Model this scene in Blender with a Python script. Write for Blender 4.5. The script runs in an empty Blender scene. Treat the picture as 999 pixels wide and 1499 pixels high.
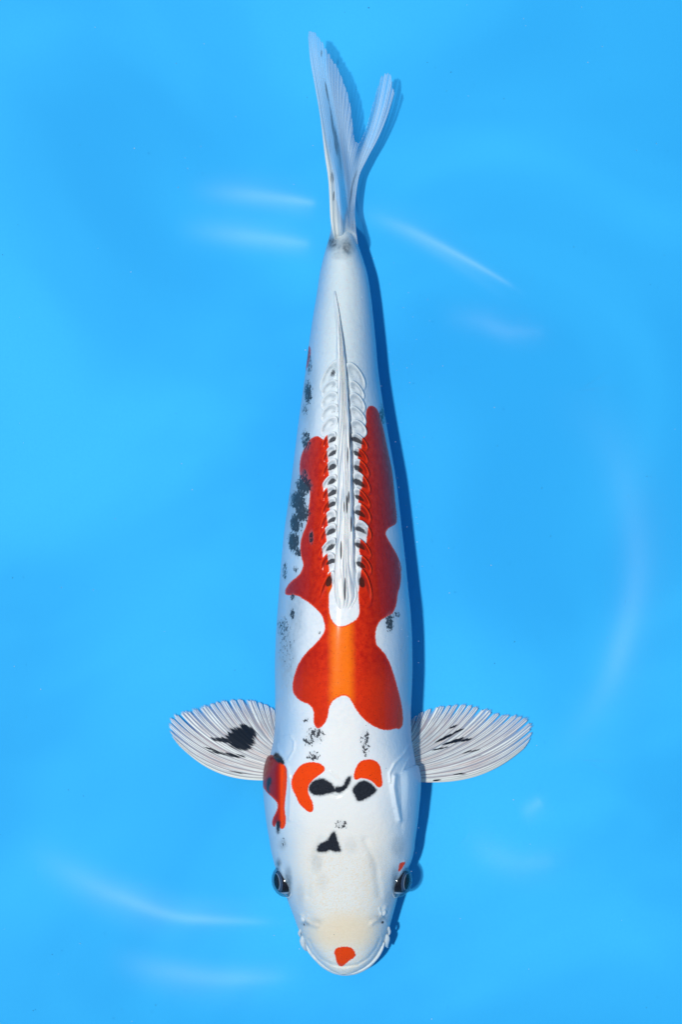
import bpy, math, random
import numpy as np
from mathutils import Vector, Matrix
R = math.radians
random.seed(4); rng = np.random.RandomState(4)
C = bpy.context.scene.collection
scene = bpy.context.scene

# ------------------------------------------------------------------ camera, sky, sun
H = 3.0            # camera height over the tub floor
S = 0.0005         # metres per photograph pixel at the floor
cd = bpy.data.cameras.new('camera'); cam = bpy.data.objects.new('camera', cd); C.objects.link(cam)
cam.location = (0, 0, H)
cd.sensor_fit = 'VERTICAL'; cd.sensor_height = 36; cd.lens = 36 * H / (1499 * S)
cd.clip_end = 200; cd.clip_start = 0.05
scene.camera = cam

SUN_TILT = 11.5    # degrees from the zenith, coming from the left (-x)
w = bpy.data.worlds.new('World'); scene.world = w; w.use_nodes = True
nt = w.node_tree; nt.nodes.clear()
sky = nt.nodes.new('ShaderNodeTexSky'); sky.sky_type = 'NISHITA'; sky.sun_disc = False
sky.sun_elevation = R(90 - SUN_TILT); sky.sun_rotation = R(-90)
bg = nt.nodes.new('ShaderNodeBackground'); bg.inputs[1].default_value = 0.075
ow = nt.nodes.new('ShaderNodeOutputWorld')
nt.links.new(sky.outputs[0], bg.inputs[0]); nt.links.new(bg.outputs[0], ow.inputs[0])
sl = bpy.data.lights.new('sun', 'SUN'); sl.energy = 3.15; sl.angle = R(2.0); sl.color = (1, .965, .91)
so = bpy.data.objects.new('sun', sl); C.objects.link(so); so.location = (-1, 0, 4)
so.rotation_euler = (0, -R(SUN_TILT), 0)
scene.view_settings.view_transform = 'Standard'; scene.view_settings.look = 'None'
scene.view_settings.exposure = 0.0; scene.view_settings.gamma = 1.0
scene.render.engine = 'CYCLES'
scene.cycles.transparent_max_bounces = 24

# ------------------------------------------------------------------ helpers
def XY(px, py, z):
    k = S * (H - z) / H
    return (px - 499.5) * k, (749.5 - py) * k

def P3(px, py, z):
    x, y = XY(px, py, z)
    return np.stack([x, y, np.broadcast_to(z, np.shape(x))], -1)

def interp(x, tab, col):
    t = np.array(tab, float)
    return smooth_interp(x, t[:, 0], t[:, col])

def smooth_interp(x, xs, ys):
    """monotone-ish cubic (Catmull-Rom tangents, clamped)"""
    xs = np.asarray(xs, float); ys = np.asarray(ys, float)
    if xs[0] > xs[-1]: xs = xs[::-1]; ys = ys[::-1]
    d = np.diff(ys) / np.diff(xs)
    m = np.empty_like(ys); m[0] = d[0]; m[-1] = d[-1]
    a, b = d[:-1], d[1:]
    m[1:-1] = np.where(a * b > 0, 2 * a * b / (a + b + 1e-12), 0)
    x = np.clip(x, xs[0], xs[-1])
    i = np.clip(np.searchsorted(xs, x, side='right') - 1, 0, len(xs) - 2)
    h = xs[i + 1] - xs[i]; t = (x - xs[i]) / h
    return ((2*t**3 - 3*t**2 + 1) * ys[i] + (t**3 - 2*t**2 + t) * h * m[i]
            + (-2*t**3 + 3*t**2) * ys[i+1] + (t**3 - t**2) * h * m[i+1])

def sstep(a, b, x):
    t = np.clip((x - a) / (b - a), 0, 1); return t * t * (3 - 2 * t)

def mesh_np(name, V, F, mat, parent=None, attrs=None, smooth=True):
    V = np.ascontiguousarray(V, dtype=np.float32).reshape(-1, 3)
    F = np.ascontiguousarray(F, dtype=np.int32)
    me = bpy.data.meshes.new(name)
    n = F.shape[1]
    me.vertices.add(len(V)); me.vertices.foreach_set('co', V.ravel())
    me.loops.add(F.size); me.loops.foreach_set('vertex_index', F.ravel())
    me.polygons.add(len(F)); me.polygons.foreach_set('loop_start', np.arange(0, F.size, n, dtype=np.int32))
    me.polygons.foreach_set('use_smooth', np.full(len(F), smooth))
    me.update(calc_edges=True); me.validate()
    for k, a in (attrs or {}).items():
        at = me.attributes.new(k, 'FLOAT', 'POINT')
        at.data.foreach_set('value', np.ascontiguousarray(a, dtype=np.float32).ravel())
    me.materials.append(mat)
    o = bpy.data.objects.new(name, me); C.objects.link(o)
    if parent: o.parent = parent
    return o

def grid_faces(nr, nc, closed=False):
    r = np.arange(nr - 1)[:, None]; c = np.arange(nc if closed else nc - 1)[None, :]
    c2 = (c + 1) % nc
    a = r * nc + c; b = r * nc + c2; d = (r + 1) * nc + c; e = (r + 1) * nc + c2
    return np.stack([a, b, e, d], -1).reshape(-1, 4)

def chaikin(p, n=2):
    p = np.array(p, float)
    for _ in range(n):
        q = np.roll(p, -1, 0)
        p = np.stack([.75*p + .25*q, .25*p + .75*q], 1).reshape(-1, 2)
    return p

def sdf(poly, X, Y, far=14.0):
    """signed distance in photograph pixels, negative inside"""
    out = np.full(X.shape, far)
    x0, y0 = poly.min(0) - far; x1, y1 = poly.max(0) + far
    m = (X > x0) & (X < x1) & (Y > y0) & (Y < y1)
    if not m.any(): return out
    x = X[m]; y = Y[m]
    d = np.full(x.shape, 1e9); ins = np.zeros(x.shape, bool)
    q = np.roll(poly, -1, 0)
    for (ax, ay), (bx, by) in zip(poly, q):
        ex, ey = bx - ax, by - ay
        t = np.clip(((x-ax)*ex + (y-ay)*ey) / (ex*ex + ey*ey + 1e-12), 0, 1)
        d = np.minimum(d, (x-ax-t*ex)**2 + (y-ay-t*ey)**2)
        c = ((ay > y) != (by > y))
        if ey != 0:
            ins ^= c & (x < ex * (y - ay) / ey + ax)
    d = np.minimum(np.sqrt(d), far)
    out[m] = np.where(ins, -d, d)
    return out

def seg_dist(pts, X, Y):
    d = np.full(X.shape, 1e9)
    for (ax, ay), (bx, by) in zip(pts[:-1], pts[1:]):
        ex, ey = bx - ax, by - ay
        t = np.clip(((X-ax)*ex + (Y-ay)*ey) / (ex*ex + ey*ey), 0, 1)
        d = np.minimum(d, np.hypot(X-ax-t*ex, Y-ay-t*ey))
    return d

def zm(o, s, pts):   # zoomed-view points -> photograph pixels
    return [(o[0] + x / s, o[1] + y / s) for x, y in pts]

# ------------------------------------------------------------------ node helpers
class NT:
    def __init__(s, name):
        s.m = bpy.data.materials.new(name); s.m.use_nodes = True
        s.t = s.m.node_tree; s.t.nodes.clear()
        s.out = s.t.nodes.new('ShaderNodeOutputMaterial')
    def n(s, typ, **k):
        o = s.t.nodes.new(typ)
        for a, b in k.items(): setattr(o, a, b)
        return o
    def put(s, sock, v):
        if isinstance(v, bpy.types.NodeSocket): s.t.links.new(v, sock)
        elif isinstance(v, (tuple, list)) and len(v) == 3 and len(sock.default_value) == 4: sock.default_value = (*v, 1)
        else: sock.default_value = v
    def math(s, op, a, b=0.0, c=0.0, clamp=False):
        o = s.n('ShaderNodeMath', operation=op, use_clamp=clamp)
        s.put(o.inputs[0], a); s.put(o.inputs[1], b)
        if op in ('MULTIPLY_ADD', 'SMOOTH_MIN'): s.put(o.inputs[2], c)
        return o.outputs[0]
    def map(s, v, a, b, c=0.0, d=1.0, smooth=True):
        o = s.n('ShaderNodeMapRange', interpolation_type='SMOOTHSTEP' if smooth else 'LINEAR')
        s.put(o.inputs[0], v)
        for i, q in enumerate((a, b, c, d)): s.put(o.inputs[i + 1], q)
        return o.outputs[0]
    def attr(s, name): return s.n('ShaderNodeAttribute', attribute_name=name).outputs['Fac']
    def coord(s): return s.n('ShaderNodeTexCoord').outputs['Object']
    def noise(s, vec, scale, detail=3, rough=.55, dist=0.0):
        o = s.n('ShaderNodeTexNoise'); s.put(o.inputs['Vector'], vec)
        o.inputs['Scale'].default_value = scale; o.inputs['Detail'].default_value = detail
        o.inputs['Roughness'].default_value = rough; o.inputs['Distortion'].default_value = dist
        return o.outputs['Fac']
    def mix(s, f, a, b):
        o = s.n('ShaderNodeMix', data_type='RGBA')
        s.put(o.inputs[0], f); s.put(o.inputs[6], a); s.put(o.inputs[7], b)
        return o.outputs[2]
    def comb(s, x, y, z):
        o = s.n('ShaderNodeCombineXYZ')
        for i, q in enumerate((x, y, z)): s.put(o.inputs[i], q)
        return o.outputs[0]
    def bump(s, h, strength, dist):
        o = s.n('ShaderNodeBump'); o.inputs['Strength'].default_value = strength
        o.inputs['Distance'].default_value = dist; s.put(o.inputs['Height'], h); return o.outputs[0]
    def shader(s, sock): s.t.links.new(sock, s.out.inputs['Surface']); return s.m

# ------------------------------------------------------------------ skin pattern (photograph pixel coordinates on the skin)
o1, k1 = (360, 1080), 3.33      # head
o2, k2 = (360, 820), 3.333      # shoulders
o3, k3 = (380, 580), 3.842      # dorsal
o4, k4 = (400, 330), 4.54       # rear
saddle = zm(o3, k3, [(372, 262), (350, 236), (325, 222), (290, 235), (255, 285), (232, 340), (225, 400), (230, 460), (258, 492),
    (280, 512), (286, 560), (275, 640), (268, 720), (240, 780), (228, 840), (232, 900), (252, 950), (225, 1008), (175, 1042),
    (148, 1080), (143, 1110), (155, 1120), (195, 1117), (232, 1128)]) + zm(o2, k2, [(270, 185), (310, 207), (370, 262), (382, 300), (390, 345), (345, 405), (280, 465),
    (245, 530), (226, 610), (232, 655), (270, 690), (312, 703), (334, 735), (330, 790), (340, 815), (358, 822), (380, 805), (400, 770),
    (407, 712), (435, 675), (480, 657), (508, 670), (535, 725), (580, 782), (640, 820), (690, 832), (735, 820), (752, 826), (770, 800), (765, 720), (745, 635),
    (715, 530), (690, 470), (658, 432), (635, 410), (632, 350), (650, 298), (690, 275), (720, 260), (738, 210), (740, 170), (756, 120), (760, 60), (745, 0)]) + \
    zm(o3, k3, [(800, 1000), (798, 950), (775, 890), (745, 840), (718, 795), (708, 765), (730, 738), (768, 722), (776, 690), (765, 600), (755, 480),
    (745, 400), (722, 300), (702, 200), (680, 110), (660, 65), (630, 50), (605, 65), (598, 110), (603, 150), (590, 185), (520, 420)])
strip = [(477, 640), (479, 700), (478, 760), (477, 800), (480, 838), (482, 870), (481.5, 889), (483.6, 904), (491, 915), (501, 917.5),
    (516, 911.5), (525, 904), (527, 892), (525, 877), (525, 850), (528, 800), (529, 700), (526, 620), (524, 560), (500, 530), (480, 560)]
patches = [
    zm(o1, k1, [(388, 160), (380, 135), (350, 120), (310, 118), (270, 130), (240, 165), (222, 205), (222, 240), (245, 285), (258, 320), (290, 350),
                (315, 367), (332, 350), (325, 310), (305, 275), (303, 235), (330, 202), (360, 180)]),
    zm(o1, k1, [(525, 190), (535, 150), (555, 116), (590, 104), (630, 108), (657, 135), (662, 180), (669, 220), (660, 244), (640, 240), (622, 215),
                (590, 200), (560, 196), (535, 210)]),
    zm(o1, k1, [(90, 95), (110, 82), (140, 85), (185, 130), (202, 150), (200, 240), (192, 300), (188, 350), (197, 400), (190, 440),
                (170, 447), (158, 418), (148, 412), (142, 438), (128, 425), (130, 395), (150, 360), (158, 320), (130, 290), (100, 265), (60, 200), (60, 120)]),
    zm(o1, k1, [(745, 640), (750, 612), (765, 607), (782, 603), (765, 635), (746, 658)]),
    zm(o1, k1, [(430, 1045), (440, 1025), (475, 1018), (515, 1020), (533, 1045), (537, 1068), (500, 1088), (480, 1110), (460, 1117), (443, 1095), (436, 1062)]),
    zm(o4, k4, [(240, 795), (252, 830), (243, 890), (228, 945), (205, 980), (200, 880), (222, 820)]),
]
sumi_polys = [
    zm(o1, k1, [(303, 248), (318, 218), (345, 203), (372, 196), (400, 210), (428, 232), (445, 262), (402, 272), (355, 284), (325, 276)]),
    zm(o1, k1, [(436, 266), (470, 267), (500, 237), (518, 188), (500, 190), (484, 212), (478, 232), (455, 240), (436, 236)]),
    zm(o1, k1, [(518, 250), (538, 225), (570, 206), (600, 214), (630, 238), (640, 262), (602, 290), (570, 306), (545, 311), (530, 280)]),
    zm(o1, k1, [(342, 548), (360, 514), (396, 503), (412, 474), (433, 450), (445, 488), (454, 518), (468, 556), (430, 556), (410, 545), (390, 558), (358, 558)]),
    zm(o1, k1, [(130, 92), (150, 68), (180, 100), (190, 130), (165, 126), (145, 112)]),
    zm(o1, k1, [(106, 195), (125, 190), (124, 222), (112, 245), (118, 275), (104, 262), (100, 225)]),
    zm(o1, k1, [(146, 408), (160, 402), (170, 412), (166, 445), (158, 470), (150, 455), (150, 430)]),
]
# speckled sumi: cx, cy, rx, ry, strength (dense noise-broken clusters)
specks = [
    (462, 1076, 13, 13, .68), (454, 1084, 10, 10, .6), (459, 1107, 10, 8, .6), (535, 1087, 8, 24, .5), (500, 1207, 9, 8, .6),
    (445, 712, 12, 14, 1.15), (436, 733, 11, 16, 1.1), (445, 752, 8, 14, 1.0), (433, 766, 8, 16, 1.1), (430, 793, 8, 17, 1.05), (436, 808, 5, 9, .8), (440, 740, 8, 36, 1.0), (448, 645, 7, 17, .75), (451, 575, 6, 20, .85), (447, 600, 5, 10, .5), (448, 638, 5, 9, .6), (453, 530, 4, 22, .55),
    (417, 835, 4, 16, .6), (433, 834, 4, 7, .5), (428, 899, 4, 10, .8), (429, 874, 4, 6, .7), (414, 918, 9, 17, .5), (420, 945, 14, 40, .25), (571, 911, 6, 16, .85), (581, 898, 5, 8, .45),
    (456, 786, 3.5, 11, .85), (445, 700, 8, 14, .7), (560, 607, 5, 18, .6), (449, 1054, 5, 5, .45), (468, 926, 3, 4, .5), (414, 1233, 4, 9, .3),
]
# soft grey wash, partly painted shading on skull contours and nostril recesses: cx, cy, rx, ry, strength
greys = [
    (487, 355, 12, 16, .85), (508, 362, 13, 17, .8), (498, 358, 20, 14, .6), (498, 372, 16, 10, .35), (420, 960, 18, 70, .42), (432, 900, 16, 60, .34), (437, 740, 22, 70, .3), (452, 590, 12, 60, .25), (410, 880, 12, 50, .18),
    (455, 560, 14, 50, .2), (570, 880, 16, 60, .16), (590, 970, 12, 70, .16), (560, 640, 10, 60, .2), (414, 1236, 8, 10, .35), (514, 1238, 12, 16, .14),
    (464, 1262, 10, 18, .28), (548, 1262, 12, 22, .16), (583, 1240, 12, 18, .30), (440, 1310, 8, 20, .18), (448, 1352, 10, 5, .45), (557, 1344, 11, 6, .5), (568, 1315, 8, 16, .22), (555, 1345, 16, 8, .3), (462, 1350, 12, 8, .26), (560, 1350, 3, 3, .9), (422, 1292, 7, 26, .75), (579, 1292, 7, 24, .7), (408, 1264, 5, 9, .8), (588, 1312, 6, 9, .6), (419, 1314, 5, 9, .6), (472, 1290, 10, 16, .12),
    (425, 850, 16, 20, .12), (562, 1010, 60, 8, .0), (418, 1010, 12, 50, .15),
]
SAD = chaikin(saddle); STR = chaikin(strip); PAT = [chaikin(p) for p in patches]; SUM = [chaikin(p, 1) for p in sumi_polys]

def fields(X, Y, extra_grey=(), extra_speck=()):
    hi = np.maximum(sdf(SAD, X, Y), -sdf(STR, X, Y))
    for p in PAT: hi = np.minimum(hi, sdf(p, X, Y))
    su = np.full(X.shape, 14.0)
    for p in SUM: su = np.minimum(su, sdf(p, X, Y))
    sp = np.zeros(X.shape); gr = np.zeros(X.shape)
    for lst, tgt in ((list(specks) + list(extra_speck), sp), (list(greys) + list(extra_grey), gr)):
        for cx, cy, rx, ry, s in lst:
            if tgt is sp: rx, ry, s = rx * 1.22, ry * 1.12, min(1.15, s * 1.12)
            r = np.sqrt(((X-cx)/rx)**2 + ((Y-cy)/ry)**2)
            np.maximum(tgt, s * (1 - sstep(.25, 1.25, r)), out=tgt)
    cx, w_, _, _, _ = section(Y)
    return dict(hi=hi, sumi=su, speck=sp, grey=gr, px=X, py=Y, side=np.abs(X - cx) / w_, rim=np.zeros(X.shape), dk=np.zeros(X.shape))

# ------------------------------------------------------------------ materials
def skin_material():
    t = NT('koi_skin'); co = t.coord()
    px, py = t.attr('px'), t.attr('py')
    n_edge = t.noise(co, 900, 2)
    n_fine = t.noise(co, 1500, 4, .65)
    n_mid = t.noise(co, 260, 4, .6)
    n_big = t.noise(co, 45, 3)
    # white ground: warm on the head, cooler on the flanks
    head = t.map(py, 1120, 1260)
    ex = t.math('DIVIDE', t.math('SUBTRACT', px, 502), 58); ey = t.math('DIVIDE', t.math('SUBTRACT', py, 1362), 30)
    er = t.math('ADD', t.math('MULTIPLY', ex, ex), t.math('MULTIPLY', ey, ey))
    creamspot = t.map(t.math('ADD', er, t.math('MULTIPLY', t.math('SUBTRACT', n_big, .5), .8)), -.1, 1.5, 1, 0)
    white = t.mix(head, (.76, .78, .795), (.79, .76, .71))
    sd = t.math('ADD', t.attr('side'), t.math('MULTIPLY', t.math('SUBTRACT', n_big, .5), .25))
    back = t.math('MULTIPLY', t.map(t.math('ABSOLUTE', t.math('SUBTRACT', px, 500)), 8, 42, 1, 0), t.map(py, 1000, 1060))
    white = t.mix(t.math('MULTIPLY', back, .7), white, (.80, .785, .75))
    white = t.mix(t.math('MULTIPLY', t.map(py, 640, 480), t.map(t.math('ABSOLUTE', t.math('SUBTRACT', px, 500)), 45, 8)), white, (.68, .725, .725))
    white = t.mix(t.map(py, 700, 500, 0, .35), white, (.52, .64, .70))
    white = t.mix(t.math('MULTIPLY', t.map(sd, .42, .98), t.map(py, 1130, 1260, .9, .75)), white, (.36, .55, .74))  # bluish thin flank skin, with flank shade and floor bounce painted in
    white = t.mix(t.math('MULTIPLY', creamspot, .8), white, (.86, .67, .45))
    # creamy grains on the skull
    grains = t.math('MULTIPLY', t.map(t.noise(co, 800, 3, .6), .48, .62), t.map(py, 1180, 1290))
    grains = t.math('MULTIPLY', grains, t.map(t.math('ABSOLUTE', t.math('SUBTRACT', px, 503)), 30, 95, 1, .25))
    white = t.mix(t.math('MULTIPLY', grains, .65), white, (.82, .66, .47))
    white = t.mix(t.math('MULTIPLY', t.math('MULTIPLY', t.map(n_mid, .42, .7), t.map(py, 1100, 1000)), .45), white, (.58, .66, .74))
    # pink veins on the rear back
    vn = t.noise(co, 130, 4, .6, .6)
    vein = t.math('MULTIPLY', t.map(t.math('ABSOLUTE', t.math('SUBTRACT', vn, .5)), 0, .009, 1, 0), t.map(py, 600, 480))
    white = t.mix(t.math('MULTIPLY', vein, .5), white, (.70, .45, .42))
    grey = t.math('MULTIPLY', t.attr('grey'), t.map(n_mid, .25, .7, .5, 1.3, False), clamp=True)
    base = t.mix(grey, white, t.mix(t.map(t.attr('grey'), .6, .95), (.15, .21, .27), (.045, .045, .055)))
    # hi (red)
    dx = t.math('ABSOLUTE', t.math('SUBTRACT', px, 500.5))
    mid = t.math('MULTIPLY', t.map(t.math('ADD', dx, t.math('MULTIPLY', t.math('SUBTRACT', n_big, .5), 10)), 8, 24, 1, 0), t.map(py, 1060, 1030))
    headr = t.math('MAXIMUM', t.math('MULTIPLY', t.map(py, 1080, 1100), t.map(px, 421, 424)), t.math('MULTIPLY', t.map(px, 409, 413), t.map(py, 1080, 1100)))
    red = t.mix(t.map(n_mid, .3, .75), (.70, .032, .006), (.48, .012, .004))
    red = t.mix(t.math('MULTIPLY', t.map(dx, 18, 76), .85), red, (.33, .009, .008))  # deeper red outwards, partly flank shading painted into the colour
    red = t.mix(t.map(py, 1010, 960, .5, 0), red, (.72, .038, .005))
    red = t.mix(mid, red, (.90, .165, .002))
    red = t.mix(headr, red, (.86, .060, .004))
    red = t.mix(t.math('MULTIPLY', t.map(px, 411, 405), t.map(py, 1085, 1095)), red, (.30, .012, .014))
    his = t.attr('hi')
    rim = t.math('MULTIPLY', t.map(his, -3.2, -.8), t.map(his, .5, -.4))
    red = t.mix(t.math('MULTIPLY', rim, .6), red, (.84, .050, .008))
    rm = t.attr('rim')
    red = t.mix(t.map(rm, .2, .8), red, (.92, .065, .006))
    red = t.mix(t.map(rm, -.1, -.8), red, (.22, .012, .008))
    # fine dark pores in the red
    pore = t.map(t.noise(co, 1100, 2, .5), .64, .71)
    red = t.mix(t.math('MULTIPLY', pore, .75), red, (.16, .012, .010))
    h2 = t.math('ADD', his, t.math('MULTIPLY', t.math('SUBTRACT', n_edge, .5), 2.6))
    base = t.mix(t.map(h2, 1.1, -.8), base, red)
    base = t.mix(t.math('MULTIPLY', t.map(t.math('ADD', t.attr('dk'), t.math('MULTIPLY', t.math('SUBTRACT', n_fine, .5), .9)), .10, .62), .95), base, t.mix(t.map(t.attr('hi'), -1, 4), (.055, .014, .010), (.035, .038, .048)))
    # sumi (black)
    s2 = t.math('ADD', t.attr('sumi'), t.math('MULTIPLY', t.math('SUBTRACT', t.noise(co, 520, 4, .65), .5), 5.0))
    m1 = t.map(s2, 1.9, -1.6)
    base = t.mix(t.math('MULTIPLY', t.map(s2, 4.5, .5, 0, .30), t.map(his, -.5, 1.5)), base, (.26, .30, .35))
    mpn = t.n('ShaderNodeMapping'); t.put(mpn.inputs[0], co); mpn.inputs['Scale'].default_value = (1, .72, .85); mpn.inputs['Rotation'].default_value = (0, 0, .35)
    spn = t.noise(mpn.outputs[0], 520, 6, .62, .5)
    sp = t.attr('speck')
    m2 = t.map(t.math('ADD', sp, t.math('MULTIPLY', t.math('SUBTRACT', spn, .5), 3.3)), .50, .68)
    m2 = t.math('MULTIPLY', m2, t.map(sp, .04, .22))
    m2 = t.math('MULTIPLY', m2, .93)
    m = t.math('MAXIMUM', m1, m2)
    black = t.mix(t.map(n_fine, .3, .7), (.008, .010, .016), (.028, .032, .042))
    base = t.mix(t.math('MULTIPLY', t.map(sp, .0, .8), .25), base, (.22, .28, .34))
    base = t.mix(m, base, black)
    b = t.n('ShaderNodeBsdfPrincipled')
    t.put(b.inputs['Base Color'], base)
    t.put(b.inputs['Roughness'], t.map(n_mid, .3, .7, .36, .52))
    b.inputs['IOR'].default_value = 1.12
    b.inputs['Subsurface Weight'].default_value = .12
    b.inputs['Subsurface Radius'].default_value = (1, .6, .45); b.inputs['Subsurface Scale'].default_value = .0022
    hb = t.math('ADD', t.math('MULTIPLY', n_fine, t.map(py, 1150, 1260, .25, 1.0)), t.math('MULTIPLY', n_mid, .9))
    b.inputs['Coat Weight'].default_value = .2; b.inputs['Coat Roughness'].default_value = .13
    t.put(b.inputs['Normal'], t.bump(hb, .6, .0008))
    return t.shader(b.outputs[0])

def fin_material(name, opaque_ray, opaque_mem, ray_col, mem_col, nrays, pinkc=(.66, .42, .38), dkw=1.0):
    t = NT(name); ru, v, dk = t.attr('ru'), t.attr('v'), t.attr('dark')
    fr = t.math('COSINE', t.math('MULTIPLY', ru, 2 * math.pi))                     # +1 on a ray
    fine = t.math('COSINE', t.math('MULTIPLY', ru, 8 * math.pi))
    main = t.map(fr, -1.0, -.45)
    sub = t.map(fine, -.7, .5)
    ray = t.math('MULTIPLY', main, t.math('ADD', t.math('MULTIPLY', sub, t.map(v, .1, .7, .35, .8)), t.map(v, .1, .7, .65, .2)))
    st = t.noise(t.comb(t.math('MULTIPLY', ru, 2.3), t.math('MULTIPLY', v, 1.6), 0), 1.0, 4, .6)
    st2 = t.noise(t.comb(t.math('MULTIPLY', ru, 6.0), t.math('MULTIPLY', v, 3.0), 7), 1.0, 3, .6)
    ray = t.math('MULTIPLY', ray, t.map(st2, .28, .62, .30, 1.0))
    pink = t.math('MULTIPLY', t.map(st, .48, .62), t.map(v, .95, .4, .35, .9))
    col = t.mix(ray, mem_col, ray_col)
    col = t.mix(t.math('MULTIPLY', pink, .6), col, pinkc)
    col = t.mix(t.math('MULTIPLY', t.attr('lead'), .6), col, (.90, .84, .73))
    d2 = t.math('ADD', t.math('MULTIPLY', t.math('SUBTRACT', st2, .5), 1.6), t.math('MULTIPLY', t.math('SUBTRACT', st, .5), 1.8))
    d2 = t.map(t.math('ADD', dk, d2), .42, .66)
    d2 = t.math('MULTIPLY', d2, t.map(dk, .03, .2))
    d2 = t.math('MULTIPLY', d2, dkw)
    col = t.mix(d2, col, (.010, .014, .024))
    b = t.n('ShaderNodeBsdfPrincipled'); t.put(b.inputs['Base Color'], col)
    b.inputs['Roughness'].default_value = .38; b.inputs['IOR'].default_value = 1.34
    t.put(b.inputs['Normal'], t.bump(ray, .3, .0003))
    tl = t.n('ShaderNodeBsdfTranslucent'); t.put(tl.inputs[0], col)
    m1 = t.n('ShaderNodeMixShader'); m1.inputs[0].default_value = .12
    t.t.links.new(b.outputs[0], m1.inputs[1]); t.t.links.new(tl.outputs[0], m1.inputs[2])
    tr = t.n('ShaderNodeBsdfTransparent'); tr.inputs[0].default_value = (.93, .96, 1, 1)
    op = t.map(ray, 0, 1, t.map(v, .55, .95, opaque_mem, opaque_mem * .35), opaque_ray)
    op = t.math('MAXIMUM', t.math('MAXIMUM', op, d2), t.attr('lead'))
    op = t.math('MULTIPLY', op, t.map(v, .8, 1.0, 1.0, .72))
    m2 = t.n('ShaderNodeMixShader'); t.put(m2.inputs[0], op)
    t.t.links.new(tr.outputs[0], m2.inputs[1]); t.t.links.new(m1.outputs[0], m2.inputs[2])
    return t.shader(m2.outputs[0])

def plain(name, col, rough=.4, coat=0, noise=None, alpha_gloss=None):
    t = NT(name); b = t.n('ShaderNodeBsdfPrincipled')
    c = col
    if noise:
        c = t.mix(t.map(t.noise(t.coord(), noise[0], 4, .6), .3, .7), col, noise[1])
    t.put(b.inputs['Base Color'], c); b.inputs['Roughness'].default_value = rough
    b.inputs['IOR'].default_value = 1.36; b.inputs['Coat Weight'].default_value = coat
    return t.shader(b.outputs[0])

def clear_material(name, rough, factor, tint=(1, 1, 1), fade=None):
    t = NT(name)
    fr = t.n('ShaderNodeFresnel'); fr.inputs[0].default_value = 1.33
    g = t.n('ShaderNodeBsdfGlossy'); g.inputs['Roughness'].default_value = rough
    tr = t.n('ShaderNodeBsdfTransparent'); tr.inputs[0].default_value = (*tint, 1)
    m = t.n('ShaderNodeMixShader'); ff = t.math('MULTIPLY', fr.outputs[0], factor, clamp=True)
    if fade: ff = t.math('MULTIPLY', ff, t.attr(fade))
    t.put(m.inputs[0], ff)
    t.t.links.new(tr.outputs[0], m.inputs[1]); t.t.links.new(g.outputs[0], m.inputs[2])
    return t.shader(m.outputs[0])

SKIN = skin_material()
FIN = fin_material('fin_rays', .97, .56, (.98, .94, .88), (.60, .52, .51), 18, (.78, .50, .44))
TAIL = fin_material('tail_rays', .56, .42, (.68, .78, .84), (.52, .69, .82), 22, (.66, .68, .72), .70)
LIP = plain('lip_skin', (.66, .66, .65), .4, .1, (300, (.50, .58, .66)))

# ------------------------------------------------------------------ the setting: tub floor, water
def tub_floor():
    n = 161; L = 3.0
    a = np.linspace(-L, L, n); X, Y = np.meshgrid(a, a)
    Z = -.0004 + .0003 * np.sin(X * 9 + 1) * np.sin(Y * 7)
    t = NT('blue_tub'); co = t.coord()
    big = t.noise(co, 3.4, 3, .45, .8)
    col = t.mix(t.map(big, .34, .68), (.016, .362, .76), (.036, .470, .87))  # broad mottling paints caustic light patches into the floor colour
    fine = t.noise(co, 700, 3, .6)
    col = t.mix(t.math('MULTIPLY', t.map(fine, .35, .65), .10), col, (.015, .33, .80))
    # stray pinhead stains
    vor = t.n('ShaderNodeTexVoronoi'); t.put(vor.inputs['Vector'], co); vor.inputs['Scale'].default_value = 42
    stain = t.math('MULTIPLY', t.map(vor.outputs['Distance'], .030, .018), t.map(t.noise(co, 21, 1), .60, .64))
    col = t.mix(t.math('MULTIPLY', stain, .7), col, (.01, .10, .28))
    b = t.n('ShaderNodeBsdfPrincipled'); t.put(b.inputs['Base Color'], col)
    b.inputs['Roughness'].default_value = .6; b.inputs['IOR'].default_value = 1.25
    t.put(b.inputs['Normal'], t.bump(t.noise(co, 500, 3), .12, .0006))
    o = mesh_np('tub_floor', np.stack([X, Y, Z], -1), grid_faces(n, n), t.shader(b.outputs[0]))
    o['kind'] = 'structure'; o['label'] = 'smooth blue floor of the shallow show tub under the water'
    return o
tub_floor()

WATER = .150
def water():
    t = NT('tub_water'); v = t.n('ShaderNodeVolumeAbsorption')
    v.inputs['Color'].default_value = (.25, .86, 1, 1); v.inputs['Density'].default_value = .75
    t.t.links.new(v.outputs[0], t.out.inputs['Volume'])
    L = 2.9; zb, zt = -.02, WATER
    V = [(x, y, z) for z in (zb, zt) for y in (-L, L) for x in (-L, L)]
    F = [(0, 2, 3, 1), (4, 5, 7, 6), (0, 1, 5, 4), (2, 6, 7, 3), (0, 4, 6, 2), (1, 3, 7, 5)]
    o = mesh_np('water', V, F, t.m, smooth=False)
    o['kind'] = 'structure'; o['label'] = 'clear shallow water filling the blue tub over the koi'
water()

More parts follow.
